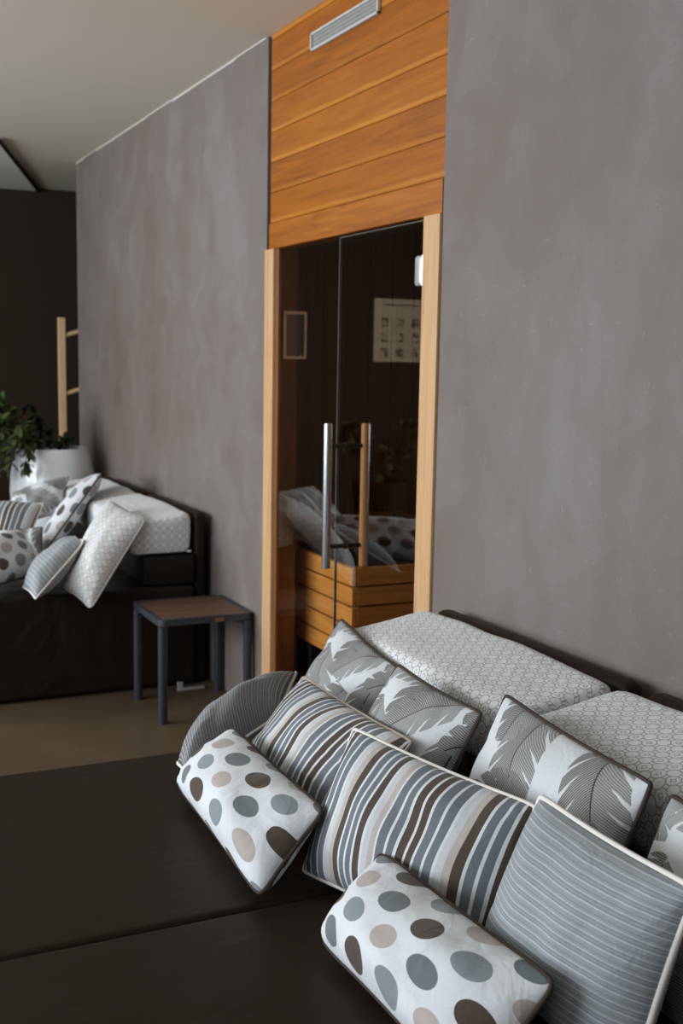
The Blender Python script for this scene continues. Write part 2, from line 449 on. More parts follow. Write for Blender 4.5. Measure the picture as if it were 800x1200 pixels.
OPEN0, OPEN1, HEAD = 2.80, 4.105, 1.84
bm = bmesh.new()
bx(bm, (WALL, -2.6, 0), (WALL + .14, OPEN0, CEIL)); bx(bm, (WALL, OPEN1, 0), (WALL + .14, 7.275, CEIL))
struct('wall_right', bm, M['plaster'], 'grey limewashed plaster wall around the sauna door')
struct('wall_back', box((-2.9, 8.5, 0), (3.3, 8.62, CEIL)), M['darkwall'], 'dark brown wall at the far end')
struct('wall_recess', box((3.2, 5.9, 0), (3.3, 8.5, CEIL)), M['darkwall'], 'dark side of the far recess')
struct('wall_front', box((-2.9, -2.7, 0), (1.65, -2.6, CEIL)), M['plaster'], 'plaster wall behind the viewer')
bm = bmesh.new()
WINS = [(-2.0, .2), (.7, 2.9), (3.6, 6.4)]
Z0, Z1 = .85, 2.52
ys = [-2.6] + [v for w in WINS for v in w] + [8.5]
for i in range(0, len(ys), 2): bx(bm, (-2.9, ys[i], 0), (-2.8, ys[i + 1], CEIL))
for a, b in WINS: bx(bm, (-2.9, a, 0), (-2.8, b, Z0)); bx(bm, (-2.9, a, Z1), (-2.8, b, CEIL))
struct('wall_left', bm, M['plaster'], 'plaster wall with the windows')
for i, (a, b) in enumerate(WINS):
    bm = bmesh.new()
    for lo_, hi_ in (((-2.88, a, Z0), (-2.82, b, Z0 + .06)), ((-2.88, a, Z1 - .06), (-2.82, b, Z1)), ((-2.88, a, Z0), (-2.82, a + .06, Z1)),
                     ((-2.88, b - .06, Z0), (-2.82, b, Z1)), ((-2.88, (a + b) / 2 - .03, Z0), (-2.82, (a + b) / 2 + .03, Z1))):
        bx(bm, lo_, hi_, .004)
    struct('window_%d' % (i + 1), bm, M['winf'], 'grey window frame in the left wall')
# thin pale bead where wall meets ceiling
bm = bmesh.new()
r2 = random.Random(3); y = 4.12
while y < 7.25:
    y2 = min(7.27, y + r2.uniform(.25, .6)); bx(bm, (WALL - r2.choice((.001, .002, .005)), y, CEIL - r2.uniform(.004, .009)), (WALL, y2, CEIL)); y = y2
struct('trim_3', bm, M['trim'], 'thin pale bead between plaster wall and ceiling')

# wood panel over the door
bm = bmesh.new()
n = 6
zs = [1.935 + .1095 * k for k in range(8)]
for k in range(7):
    z0, z1 = zs[k], min(zs[k + 1], CEIL)
    if z0 >= CEIL: break
    # shiplap board with a chamfered lower edge
    prof = [(1.70, z0), (1.656, z0), (1.652, z0 + .003), (1.652, z1 - .001), (1.70, z1 - .001)]
    A = [bm.verts.new((x, OPEN0 + .002, z)) for x, z in prof]; B = [bm.verts.new((x, OPEN1 - .03, z)) for x, z in prof]
    bm.faces.new(A); bm.faces.new(B[::-1])
    for i in range(len(prof)): bm.faces.new((A[i], B[i], B[(i + 1) % 5], A[(i + 1) % 5]))
bmesh.ops.recalc_face_normals(bm, faces=bm.faces)
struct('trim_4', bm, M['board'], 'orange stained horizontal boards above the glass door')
struct('trim_5', box((1.646, OPEN0 + .002, HEAD), (1.72, OPEN1 - .03, 1.934), .003), M['rail'], 'orange stained rail over the glass door')
struct('trim_6', box((1.72, OPEN0, HEAD), (1.79, OPEN1, CEIL)), M['black'], 'dark backing behind the boards')

# door: frame, fixed pane, leaf
door = thing('door_1', 'smoked glass sauna door in a blond wood frame', 'door', (WALL, 3.45, 0))
door['kind'] = 'structure'
def at(bm, o=(WALL, 3.45, 0)):
    bmesh.ops.translate(bm, verts=bm.verts, vec=-Vector(o)); return bm
bm = bmesh.new()
bx(bm, (1.640, 4.018, 0), (1.70, OPEN1 - .002, HEAD), .003)
obj('door_frame', at(bm), M['jamb'], door)
obj('door_reveal', at(box((1.650, 3.988, 0), (1.732, 4.016, HEAD), .002)), M['reveal'], door, label='inner reveal with its shade painted in as darker brown')
obj('door_frame', at(box((1.640, OPEN0 + .002, 0), (1.732, 2.893, HEAD), .003)), M['jamb'], door)
obj('fixed_pane', at(box((1.656, 3.473, .012), (1.664, 3.987, HEAD - .004))), M['glass'], door, label='fixed smoked glass pane beside the leaf')
leaf = obj('door_leaf', at(box((1.654, 2.897, .012), (1.662, 3.469, HEAD - .010))), M['glass'], door, label='smoked glass door leaf')
obj('glass_edge', at(box((1.6535, 3.4692, .012), (1.6625, 3.4722, HEAD - .010))), M['gedge'], leaf, label='pale polished edge of the glass leaf')
obj('glass_edge', at(box((1.6535, 2.897, HEAD - .0098), (1.6625, 3.4722, HEAD - .0075))), M['gedge'], leaf, label='pale polished top edge of the glass leaf')
bm = bmesh.new(); cyl(bm, (1.584, 3.39, .742), (1.584, 3.39, 1.224), .0145, 28)
bmesh.ops.bevel(bm, geom=[e for e in bm.edges if abs(e.verts[0].co.z - e.verts[1].co.z) < 1e-5], offset=.002, segments=2, affect='EDGES')
autosmooth(obj('outer_handle', at(bm), M['steel'], leaf, label='brushed steel bar handle'))
bm = bmesh.new(); cyl(bm, (1.722, 3.39, .742), (1.722, 3.39, 1.224), .0145, 28)
bmesh.ops.bevel(bm, geom=[e for e in bm.edges if abs(e.verts[0].co.z - e.verts[1].co.z) < 1e-5], offset=.002, segments=2, affect='EDGES')
autosmooth(obj('inner_handle', at(bm), M['barwood'], leaf, label='blond wooden bar handle inside'))
for z in (.815, 1.150):
    bm = bmesh.new(); cyl(bm, (1.598, 3.39, z), (1.653, 3.39, z), .0075, 16); cyl(bm, (1.663, 3.39, z), (1.709, 3.39, z), .0075, 16)
    cyl(bm, (1.648, 3.39, z), (1.6535, 3.39, z), .0115, 16); cyl(bm, (1.6625, 3.39, z), (1.668, 3.39, z), .0115, 16)
    autosmooth(obj('standoff', at(bm), M['dsteel'], leaf, label='dark metal standoff'))
for z in (1.69, .60):
    bm = bmesh.new(); bx(bm, (1.641, 2.896, z - .042), (1.6535, 2.942, z + .042), .008, 3); cyl(bm, (1.648, 2.9, z - .042), (1.648, 2.9, z + .042), .006, 12)
    autosmooth(obj('hinge', at(bm), M['hinge'], leaf))
obj('threshold', at(box((1.645, 2.897, 0), (1.70, 3.987, .010), .002)), M['steel'], door)

# sauna cabin behind the glass
struct('wall_sauna_end', box((1.80, 5.6, 0), (3.5, 5.7, 2.3)), M['planks'], 'dark planked end wall of the sauna')
struct('wall_sauna_back', box((3.4, 2.2, 0), (3.5, 5.6, 2.3)), M['planks'], 'dark planked back wall of the sauna')
struct('wall_sauna_near', box((1.80, 2.1, 0), (3.5, 2.2, 2.3)), M['planks'], 'dark planked near wall of the sauna')
struct('wall_sauna_inner', box((1.782, 4.11, 0), (1.795, 5.6, 2.3)), M['planks'], 'planked inner face beside the sauna door')
struct('ceiling_sauna', box((1.79, 2.1, 2.3), (3.5, 5.7, 2.36)), M['planks'], 'planked sauna ceiling')
o_ = (2.25, 4.3, 0)
bn = thing('slatted_enclosure', 'honey coloured slatted wooden enclosure behind the glass door of the sauna', 'enclosure', o_)
BX, BY, EX, EY = 1.80, 3.625, 2.75, 5.0
bm = bmesh.new(); bm2 = bmesh.new(); bm3 = bmesh.new(); bm4 = bmesh.new()
for k in range(5):
    z1 = .686 - .0735 * k
    bx(bm, (BX, BY + .001, z1 - .066), (BX + .022, EY, z1), .003)
    bx(bm2, (BX + .023, BY, z1 - .066), (EX - .023, BY + .022, z1), .003)
    bx(bm3, (EX - .022, BY + .001, z1 - .066), (EX, EY, z1), .003)
    bx(bm4, (BX + .023, EY - .022, z1 - .066), (EX - .023, EY, z1), .003)
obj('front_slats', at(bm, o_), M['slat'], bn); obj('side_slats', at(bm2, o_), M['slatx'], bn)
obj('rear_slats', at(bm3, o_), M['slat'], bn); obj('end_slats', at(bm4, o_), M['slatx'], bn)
for x in (BX + .026, EX - .07):
    for yy in (BY + .026, EY - .07): obj('post', at(box((x, yy, 0), (x + .042, yy + .042, .682), .003), o_), M['planks'], bn)
obj('inner_box', at(box((BX + .09, BY + .09, 0), (EX - .09, EY - .09, .56), .01), o_), M['black'], bn, label='dark box inside the slats')

# vent in the panel
vt = thing('air_vent', 'grey rectangular air vent let into the orange boards by the ceiling', 'vent', (1.65, 3.455, 2.5))
o_ = (1.65, 3.455, 2.5)
bm = bmesh.new(); y0, y1, z0, z1 = 3.205, 3.706, 2.470, 2.530
for lo_, hi_ in (((1.640, y0, z0), (1.6515, y1, z0 + .008)), ((1.640, y0, z1 - .008), (1.6515, y1, z1)), ((1.640, y0, z0), (1.6515, y0 + .009, z1)), ((1.640, y1 - .009, z0), (1.6515, y1, z1))):
    bx(bm, lo_, hi_, .0015)
obj('vent_frame', at(bm, o_), M['ventf'], vt)
bm = bmesh.new()
bx(bm, (1.6475, y0 + .009, z0 + .008), (1.6515, y1 - .009, z1 - .008))
for k in range(3): bx(bm, (1.6455, y0 + .009, z0 + .0165 + .0125 * k), (1.6478, y1 - .009, z0 + .0185 + .0125 * k))
obj('grille', at(bm, o_), M['ventm'], vt)

# ------------------------------------------------------------------ daybeds
STATIC = []      # meshes the pillows rest against (vertex array, faces)
def collect(o, mw=None):
    bpy.context.view_layer.update()
    w = o.matrix_world
    vs = [w @ v.co for v in o.data.vertices]; fs = [tuple(p.vertices) for p in o.data.polygons]
    STATIC.append((vs, fs))

def soft_box(lo, hi, bev=.03, cuts=10, amp=0., seed=0, scale=4.):
    bm = box(lo, hi)
    bmesh.ops.bevel(bm, geom=list(bm.edges), offset=bev, segments=4, profile=.6, affect='EDGES')
    if amp:
        bmesh.ops.subdivide_edges(bm, edges=[e for e in bm.edges if e.calc_length() > .1], cuts=cuts, use_grid_fill=True)
        for v in bm.verts:
            if v.co.z > lo[2] + .02:
                n_ = noise.noise(v.co * scale + Vector((seed, 0, 0))) + .5 * noise.noise(v.co * scale * 2.3 + Vector((0, seed, 0)))
                d = Vector((0, 0, 0))
                for i in (0, 2):
                    if abs(v.co[i] - lo[i]) < bev * 1.01: d[i] -= 1
                    if abs(v.co[i] - hi[i]) < bev * 1.01: d[i] += 1
                if i == 2 and d.length: v.co += d.normalized() * amp * n_
    return bm

def daybed(x0, y0, y1, label, group, far=False):
    t = thing('daybed', label, 'daybed', ((x0 + 1.6) / 2, (y0 + y1) / 2, 0), 0, group)
    o_ = tuple(t.location)
    g = .002
    X1 = 1.56
    obj('base', at(box((x0 + .03, y0 + g + .03, .0), (X1 - .02, y1 - g - .03, .011 if far else .208), .01), o_), M['base'], t)
    m = obj('mattress', at(soft_box((x0, y0 + g, .012 if far else .21), (X1, y1 - g, BED), .018, 14, .006 if far else .0025, y0, 5 if far else 3), o_), M['leather2' if far else 'leather'], t, True)
    collect(m)
    h = obj('headboard', at(box((X1 + .003, y0 + .028, 0), (X1 + .058, y1 - .028, .76), .02, 4), o_), M['leather'], t, True)
    s = obj('bolster_rest', at(box((1.33, y0 + .006, BED + .004), (X1 + .001, y1 - .006, .582), .012, 3), o_), M['base' if far else 'leather'], t, True)
    collect(s)
    return t

daybed(-.35, 1.813, 2.666, 'dark brown daybed section, farther of the two in the foreground', 'daybed sections in the foreground')
daybed(-.35, .960, 1.813, 'dark brown daybed section nearest the viewer, cut off by the bottom edge', 'daybed sections in the foreground')
daybed(-.25, 4.68, 5.52, 'dark brown draped daybed section behind the side table', 'daybed sections by the planter', True)
daybed(-.25, 5.52, 6.36, 'dark brown daybed section in front of the white planter', 'daybed sections by the planter', True)

# patterned bolster cushions: rounded block, top sloping down to the front
def bolster(y0, y1, label, group, dz=0):
    prof0 = [(1.275, .590), (1.545, .590), (1.545, .768), (1.275, .728)]
    t = thing('bolster_cushion', label, 'cushion', (1.41, (y0 + y1) / 2, .586), 0, group)
    pts = []
    R = .038
    for i in range(4):
        p = Vector(prof0[i]); a = Vector(prof0[i - 1]); b = Vector(prof0[(i + 1) % 4])
        d1 = (a - p).normalized(); d2 = (b - p).normalized()
        q0, q1 = p + d1 * R, p + d2 * R
        for k in range(7):
            s = k / 6; pts.append((q0 * (1 - s) ** 2 + p * 2 * s * (1 - s) + q1 * s * s))
        # straight run subdivided
        nxt = b - d2 * R
        for k in range(1, 6): pts.append(q1.lerp(nxt, k / 6))
    n = len(pts); ctr = Vector((1.41, .672))
    arc = [0]
    for i in range(n): arc.append(arc[-1] + (pts[(i + 1) % n] - pts[i]).length)
    bm = bmesh.new(); uvl = bm.loops.layers.uv.new('UVMap')
    L = y1 - y0
    st = [(0, .86), (.004, .93), (.012, .975), (.025, .995), (.045, 1.0)]
    ns = 22
    ylist = [(y0 + a, s) for a, s in st] + [(y0 + .045 + (L - .09) * k / ns, 1.) for k in range(1, ns)] + [(y1 - a, s) for a, s in reversed(st)]
    rings = []
    for (yy, s) in ylist:
        rg = []
        for p in pts:
            q = ctr + (p - ctr) * s
            f = (yy - y0) / L
            w = .0045 * noise.noise(Vector((q.x * 9, yy * 8, q.y * 9))) - .006 * math.sin(PI * f) * 0
            crown = .010 * math.sin(PI * min(1, max(0, f))) * (1 if q.y > .7 else 0)
            dirv = (q - ctr).normalized() * w
            rg.append(bm.verts.new((q.x + dirv.x, yy, max(.588, q.y + dirv.y) + crown)))
        rings.append(rg)
    def face(vs, uvs):
        f = bm.faces.new(vs)
        for l, u in zip(f.loops, uvs): l[uvl].uv = u
    for j in range(len(rings) - 1):
        for i in range(n):
            i2 = (i + 1) % n
            face((rings[j][i], rings[j][i2], rings[j + 1][i2], rings[j + 1][i]),
                 ((ylist[j][0], arc[i]), (ylist[j][0], arc[i + 1]), (ylist[j + 1][0], arc[i + 1]), (ylist[j + 1][0], arc[i])))
    for rg, rev in ((rings[0], False), (rings[-1], True)):
        c = bm.verts.new((ctr.x, rg[0].co.y, ctr.y))
        for i in range(n):
            i2 = (i + 1) % n
            tri = (rg[i], c, rg[i2]) if not rev else (rg[i2], c, rg[i])
            face(tri, [(v.co.x, v.co.z) for v in tri])
    bmesh.ops.recalc_face_normals(bm, faces=bm.faces)
    o = obj('cushion_cover', at(bm, tuple(t.location)), M['geo'], t, True)
    collect(o)
    bm = bmesh.new(); bx(bm, (1.525, y0 - .004, .594), (1.543, y0 + .002, .602))
    obj('label_tab', at(bm, tuple(t.location)), M['pipe_w'], t)
    return t

bolster(1.846, 2.632, 'ring patterned bolster cushion starting below the door frame, in full view', 'patterned bolster cushions')
bolster(.985, 1.822, 'ring patterned bolster cushion running out of the right edge of the photo', 'patterned bolster cushions')
bolster(4.695, 5.505, 'ring patterned bolster cushion on the far daybed above the side table', 'patterned bolster cushions on the far daybed')
bolster(5.535, 6.345, 'ring patterned bolster cushion beside the white planter', 'patterned bolster cushions on the far daybed')

# ------------------------------------------------------------------ pillows
NU, NV = 40, 26
class Pillow: pass
PILLOWS = []
def pillow(quad, T, mat, pipe, name, label, group, W=.5, H=.3, seed=1, back=.75, pinch=.035, bend=(0, 0), sag=.1, uvoff=(0, 0), pr=.0042, crn=.015, fold=1.0):
    P = Pillow()
    Q = np.array(quad, float); Q = Q.mean(0) + (Q - Q.mean(0)) * (1.012 + .45 * crn)
    TL, TR, BR, BL = Q
    us = np.linspace(-1, 1, NU + 1); vs = np.linspace(-1, 1, NV + 1)
    U, V = np.meshgrid(us, vs, indexing='ij')
    # ease so rows crowd towards the rim
    U = np.sign(U) * (1 - (1 - abs(U)) ** 1.35); V = np.sign(V) * (1 - (1 - abs(V)) ** 1.35)
    rc = crn * abs(U) ** 9 * abs(V) ** 9
    pu = U * (1 - pinch * (1 - V ** 2) - rc); pv = V * (1 - pinch * 1.4 * (1 - U ** 2) - rc * 1.3)
    a = (pu + 1) / 2; b = (pv + 1) / 2
    mid = ((1 - a)[..., None] * ((1 - b)[..., None] * BL + b[..., None] * TL) + a[..., None] * ((1 - b)[..., None] * BR + b[..., None] * TR))
    nrm = np.cross(TR + BR - TL - BL, TL + TR - BL - BR); nrm /= np.linalg.norm(nrm)
    mid = mid + nrm * (bend[0] * (U ** 2 - .4) + bend[1] * (V ** 2 - .4))[..., None]
    h = ((1 - abs(U) ** 2.6) ** .55) * ((1 - abs(V) ** 2.3) ** .55) * (1 - sag * V)
    rs = random.Random(seed)
    wr = np.zeros_like(h)
    # puckers running in from the piping and from the corners
    for k in range(12):
        side = rs.choice((0, 1, 1, 2, 3, 3)); c = rs.uniform(-.8, .8); wd = rs.uniform(.05, .10); ln = rs.uniform(.25, .55); sl = rs.uniform(-.35, .35)
        if side in (1, 3):
            d = (1 - V) if side == 1 else (1 + V); x = U - c - sl * d
        else:
            d = (1 - U) if side == 0 else (1 + U); x = V - c - sl * d
        wr += -rs.uniform(.4, 1.) * np.exp(-(x / wd) ** 2) * np.exp(-d / ln)
    for cx, cy in ((1, 1), (1, -1), (-1, 1), (-1, -1)):
        r = np.hypot((U - cx) * W, (V - cy) * H); th = np.arctan2((V - cy) * H, (U - cx) * W)
        wr += .8 * np.sin(th * rs.uniform(9, 13) + rs.uniform(0, 6)) * np.exp(-r / .07)
    amp = .008 * fold * np.minimum(1, h * 1.8)
    low = np.array([[noise.noise(Vector((u * 2.1 + seed, v * 1.6, seed * .7))) for v in V[i]] for i, u in enumerate(U[:, 0])])
    hf = h * T * .5 + amp * wr + .014 * low * h; hb = h * T * .5 * back
    front = mid + nrm * np.maximum(hf, 0)[..., None]; bk = mid - nrm * hb[..., None]
    idf = np.arange((NU + 1) * (NV + 1)).reshape(NU + 1, NV + 1); n0 = idf.size
    rim = np.zeros_like(idf, bool); rim[0, :] = rim[-1, :] = rim[:, 0] = rim[:, -1] = True
    idb = idf.copy(); inn = ~rim
    idb[inn] = n0 + np.arange(inn.sum())
    X = np.concatenate([front.reshape(-1, 3), bk[inn]])
    uvp = np.stack([U * W / 2 + uvoff[0], V * H / 2 + uvoff[1]], -1)
    UVs = np.concatenate([uvp.reshape(-1, 2), uvp[inn] + np.array([.037, .05])])
    F = []
    for i in range(NU):
        for j in range(NV):
            F.append((idf[i, j], idf[i + 1, j], idf[i + 1, j + 1], idf[i, j + 1]))
            F.append((idb[i, j], idb[i, j + 1], idb[i + 1, j + 1], idb[i + 1, j]))
    loop = [idf[i, 0] for i in range(NU)] + [idf[NU, j] for j in range(NV)] + [idf[i, NV] for i in range(NU, 0, -1)] + [idf[0, j] for j in range(NV, 0, -1)]
    P.X, P.F, P.UV, P.loop = X, [tuple(int(k) for k in f) for f in F], UVs, [int(k) for k in loop]
    E = set()
    for f in P.F:
        for k in range(4): E.add((min(f[k], f[(k + 1) % 4]), max(f[k], f[(k + 1) % 4])))
    P.E = np.array(sorted(E)); P.rim = np.zeros(len(X), bool); P.rim[P.loop] = True
    P.deg = np.bincount(P.E.ravel(), minlength=len(X)).astype(float)
    P.mat, P.pipe, P.name, P.label, P.group, P.pr = mat, pipe, name, label, group, pr
    PILLOWS.append(P)
    return P

def settle(iters=36):
    stat = []
    for vs, fs in STATIC:
        arr = np.array([tuple(v) for v in vs]); stat.append((BVHTree.FromPolygons(vs, fs), arr.min(0), arr.max(0)))
    for it in range(iters):
        last = it >= iters - 14
        bodies = [(BVHTree.FromPolygons([tuple(x) for x in P.X], P.F), P.X.min(0), P.X.max(0)) for P in PILLOWS]
        moved = 0
        for pi, P in enumerate(PILLOWS):
            D = np.zeros_like(P.X)
            for qi, (bv, lo_, hi_) in enumerate(bodies + stat):
                if qi == pi: continue
                dyn = qi < len(bodies)
                gap = .008 if dyn else .011
                sel = np.where(((P.X > lo_ - gap) & (P.X < hi_ + gap)).all(1))[0]
                for k in sel:
                    p = Vector(P.X[k])
                    loc, nn, idx, dist = bv.find_nearest(p, .12)
                    if loc is None: continue
                    s = (p - loc).dot(nn); g = gap + (.004 if P.rim[k] else 0)
                    if s < -.07: continue
                    if s < g:
                        w = (.55 if not last else .7) if dyn else 1.
                        D[k] += np.array(nn) * (g - s) * w
            mag = np.linalg.norm(D, axis=1); moved = max(moved, mag.max())
            if it < 12 and mag.max() > .004:
                hit = mag > 1e-6
                P.X = P.X + D[hit].mean(0) * .35 * min(1, hit.sum() / 120)
            big_ = np.maximum(mag, 1e-9); D *= np.minimum(1, .02 / big_)[:, None]
            if not last:
                # spread the push over the neighbourhood so the cushion yields softly
                S = D.copy()
                for _ in range(10):
                    A = np.zeros_like(S)
                    np.add.at(A, P.E[:, 0], S[P.E[:, 1]]); np.add.at(A, P.E[:, 1], S[P.E[:, 0]])
                    A /= P.deg[:, None]
                    S = np.maximum(abs(D), 0) * 0 + np.where(mag[:, None] > 1e-6, .5 * D + .5 * A, A)
                D = S
            P.X = P.X + D
        if moved < .0015 and last: break

def build_pillows():
    for P in PILLOWS:
        base = P.X.mean(0); base[2] = P.X[:, 2].min()
        t = thing(P.name, P.label, 'pillow', tuple(base), 0, P.group)
        bm = bmesh.new(); uvl = bm.loops.layers.uv.new('UVMap')
        vs = [bm.verts.new(Vector(x - base)) for x in P.X]
        for f in P.F:
            fc = bm.faces.new([vs[k] for k in f])
            for l, k in zip(fc.loops, f): l[uvl].uv = P.UV[k]
        obj('pillow_cover', bm, P.mat, t, True)
        bm = bmesh.new()
        L = [P.X[k] - base for k in P.loop]
        # small relaxation keeps the cord even
        L = [(L[i - 1] + 2 * L[i] + L[(i + 1) % len(L)]) / 4 for i in range(len(L))]
        tube(bm, L, P.pr, 8, True)
        bmesh.ops.recalc_face_normals(bm, faces=bm.faces)
        obj('piping', bm, P.pipe, t, True)

G1 = 'throw pillows on the foreground daybed'
G2 = 'throw pillows on the far daybed'
pillow([(1.29, 2.65, .75), (1.268, 2.27, .712), (1.15, 2.27, .5), (1.12, 2.61, .5)], .13, M['leaf'], M['pipe_d'], 'leaf_pillow',
       'palm leaf print pillow leaning in front of the sauna door, farthest of its row', G1, seed=2)
pillow([(1.19, 2.165, .76), (1.205, 1.85, .74), (1.09, 1.87, .49), (1.02, 2.17, .49)], .13, M['leaf'], M['pipe_d'], 'leaf_pillow',
       'palm leaf print pillow squeezed between two others of its print, above the striped pillow corner', G1, seed=5, W=.42)
pillow([(1.255, 1.83, .775), (1.215, 1.36, .765), (1.10, 1.35, .5), (1.12, 1.82, .5)], .12, M['leaf'], M['pipe_d'], 'leaf_pillow',
       'palm leaf print pillow lying against the joint between the two ring patterned bolsters', G1, seed=8)
pillow([(1.23, 1.325, .755), (1.19, .87, .74), (1.10, .87, .49), (1.11, 1.325, .49)], .11, M['leaf'], M['pipe_d'], 'leaf_pillow',
       'palm leaf print pillow cut off by the right edge of the photo', G1, seed=11)
pillow([(1.07, 2.395, .683), (1.095, 1.915, .672), (.945, 1.94, .475), (.905, 2.39, .475)], .15, M['wide'], M['pipe_b'], 'wide_striped_pillow',
       'broad striped pillow with taupe piping behind the left polka dot pillow', G1, seed=14)
pillow([(.97, 1.93, .712), (1.08, 1.48, .703), (.96, 1.43, .48), (.84, 1.875, .468)], .15, M['wide'], M['pipe_w'], 'wide_striped_pillow',
       'broad striped pillow with white piping between the two polka dot pillows', G1, seed=17, uvoff=(.05, 0))
pillow([(1.065, 1.445, .735), (1.035, 1.065, .752), (.96, 1.085, .475), (.965, 1.44, .47)], .17, M['thin'], M['pipe_w'], 'fine_striped_pillow',
       'fine blue grey striped pillow with white piping at the right edge', G1, seed=20, W=.45, H=.32, pr=.005)
pillow([(.79, 2.50, .475), (1.24, 2.84, .56), (1.06, 2.53, .55), (.765, 2.36, .49)], .19, M['thinE'], M['pipe_w'], 'fine_striped_pillow',
       'fine dark striped pillow slumped at the far end beneath the broad striped one', G1, seed=23)
pillow([(.865, 2.33, .605), (.86, 1.835, .60), (.72, 1.80, .475), (.745, 2.355, .48)], .165, M['polka'], M['pipe_d'], 'polka_dot_pillow',
       'polka dot pillow at the far left end of the foreground pile', G1, seed=26, sag=.3, crn=.05)
pillow([(.885, 1.64, .590), (.885, 1.155, .611), (.76, 1.150, .475), (.758, 1.61, .472)], .165, M['polka'], M['pipe_d'], 'polka_dot_pillow',
       'polka dot pillow nearest the viewer, cut by the bottom edge', G1, seed=29, sag=.3, crn=.05, uvoff=(.03, .02))
# far daybed
pillow([(1.25, 4.96, .80), (1.335, 4.68, .745), (1.06, 4.51, .42), (.99, 4.68, .48)], .17, M['geo'], M['pipe_g'], 'ring_patterned_pillow',
       'pale ring patterned pillow tipping over the front edge of the far daybed', G2, W=.3, H=.5, seed=32, back=.45, crn=.05)
pillow([(1.08, 4.88, .655), (1.085, 4.70, .66), (.84, 4.49, .478), (.84, 4.76, .475)], .14, M['thinF'], M['pipe_w'], 'fine_striped_pillow',
       'fine grey striped pillow with pale piping beside the ring patterned pillow', G2, W=.3, H=.4, seed=35)
pillow([(1.06, 5.48, .52), (1.42, 5.79, .825), (1.36, 5.52, .855), (1.0, 5.19, .52)], .13, M['polka'], M['pipe_d'], 'polka_dot_pillow',
       'polka dot pillow standing on edge in the middle of the far pile', G2, seed=38)
pillow([(.50, 4.80, .66), (.90, 5.15, .66), (.965, 4.97, .49), (.58, 4.63, .485)], .15, M['polka'], M['pipe_d'], 'polka_dot_pillow',
       'polka dot pillow at the left edge of the photo on the far daybed', G2, seed=41)
pillow([(1.03, 6.12, .71), (1.31, 6.05, .80), (1.23, 5.88, .63), (.98, 5.94, .57)], .14, M['leafw'], M['pipe_b'], 'leaf_pillow',
       'mostly white leaf print pillow right in front of the white planter', G2, W=.4, H=.3, seed=44)
pillow([(.66, 5.86, .72), (1.09, 5.62, .71), (.95, 5.36, .51), (.58, 5.52, .50)], .17, M['wide'], M['pipe_w'], 'wide_striped_pillow',
       'broad striped pillow behind the polka dot pillow at the left edge', G2, W=.45, H=.42, seed=47)
pillow([(.80, 5.33, .63), (1.01, 5.24, .65), (.98, 5.10, .49), (.76, 5.18, .49)], .08, M['leaf'], M['pipe_d'], 'leaf_pillow',
       'leaf print pillow half buried between the polka dot pillows of the far pile', G2, W=.35, H=.25, seed=50)
settle()
build_pillows()

# ------------------------------------------------------------------ side table
tb = thing('side_table', 'low anthracite side table with brown slatted top beside the far daybed', 'table', (1.445, 4.385, 0))
HW, TH = .196, .42
for sx in (-1, 1):
    for sy in (-1, 1):
        bm = bmesh.new(); x, y = sx * (HW - .019), sy * (HW - .019)
        # leg runs into a rounded shoulder under the frame
        lathe_prof = [(.0, 0), (.0165, 0), (.018, .003), (.018, TH - .036), (.019, TH - .03), (.0, TH - .03)]
        lathe(bm, lathe_prof, 20, (x, y))
        bmesh.ops.remove_doubles(bm, verts=bm.verts, dist=1e-5); bmesh.ops.recalc_face_normals(bm, faces=bm.faces)
        autosmooth(obj('leg', bm, M['alu'], tb))
def rring(bm, hw, r, z0, z1, t_):
    def outline(h, r):
        p = []
        for cx, cy, a0 in ((1, 1, 0), (-1, 1, 90), (-1, -1, 180), (1, -1, 270)):
            for k in range(7):
                a = math.radians(a0 + 15 * k); p.append((cx * (h - r) + r * math.cos(a), cy * (h - r) + r * math.sin(a)))
        return p
    o1, o2 = outline(hw, r), outline(hw - t_, max(.002, r - t_)); n = len(o1)
    A = [bm.verts.new((x, y, z0)) for x, y in o1]; B = [bm.verts.new((x, y, z1)) for x, y in o1]
    A2 = [bm.verts.new((x, y, z0)) for x, y in o2]; B2 = [bm.verts.new((x, y, z1)) for x, y in o2]
    for i in range(n):
        j = (i + 1) % n
        bm.faces.new((A[i], A[j], B[j], B[i])); bm.faces.new((A2[j], A2[i], B2[i], B2[j]))
        bm.faces.new((B[i], B[j], B2[j], B2[i])); bm.faces.new((A[j], A[i], A2[i], A2[j]))
bm = bmesh.new(); rring(bm, HW, .03, TH - .026, TH, .014)
autosmooth(obj('table_frame', bm, M['alu'], tb), 25)
bm = bmesh.new()
w = (2 * HW - .03) / 6
for k in range(6): bx(bm, (-HW + .0155, -HW + .015 + k * w + .0012, TH - .022), (HW - .0155, -HW + .015 + (k + 1) * w - .0012, TH - .003), .0015)
obj('table_top', bm, M['top'], tb)
bm = bmesh.new(); bx(bm, (.03, -HW - .003, TH - .024), (.068, -HW - .0002, TH - .009), .0012)
for k in range(3): bx(bm, (.037 + .009 * k, -HW - .0038, TH - .019), (.042 + .009 * k, -HW - .003, TH - .014))
obj('badge', bm, M['brass'], tb, label='small brass badge on the front rail')
br = thing('floor_bracket', 'small light grey metal bracket on the floor behind the side table', 'bracket', (1.52, 4.62, 0))
bm = bmesh.new(); bx(bm, (-.06, -.012, 0), (.06, .012, .008), .002); bx(bm, (-.06, .004, .008), (-.035, .012, .035), .002)
obj('bracket_plate', bm, M['grey'], br)

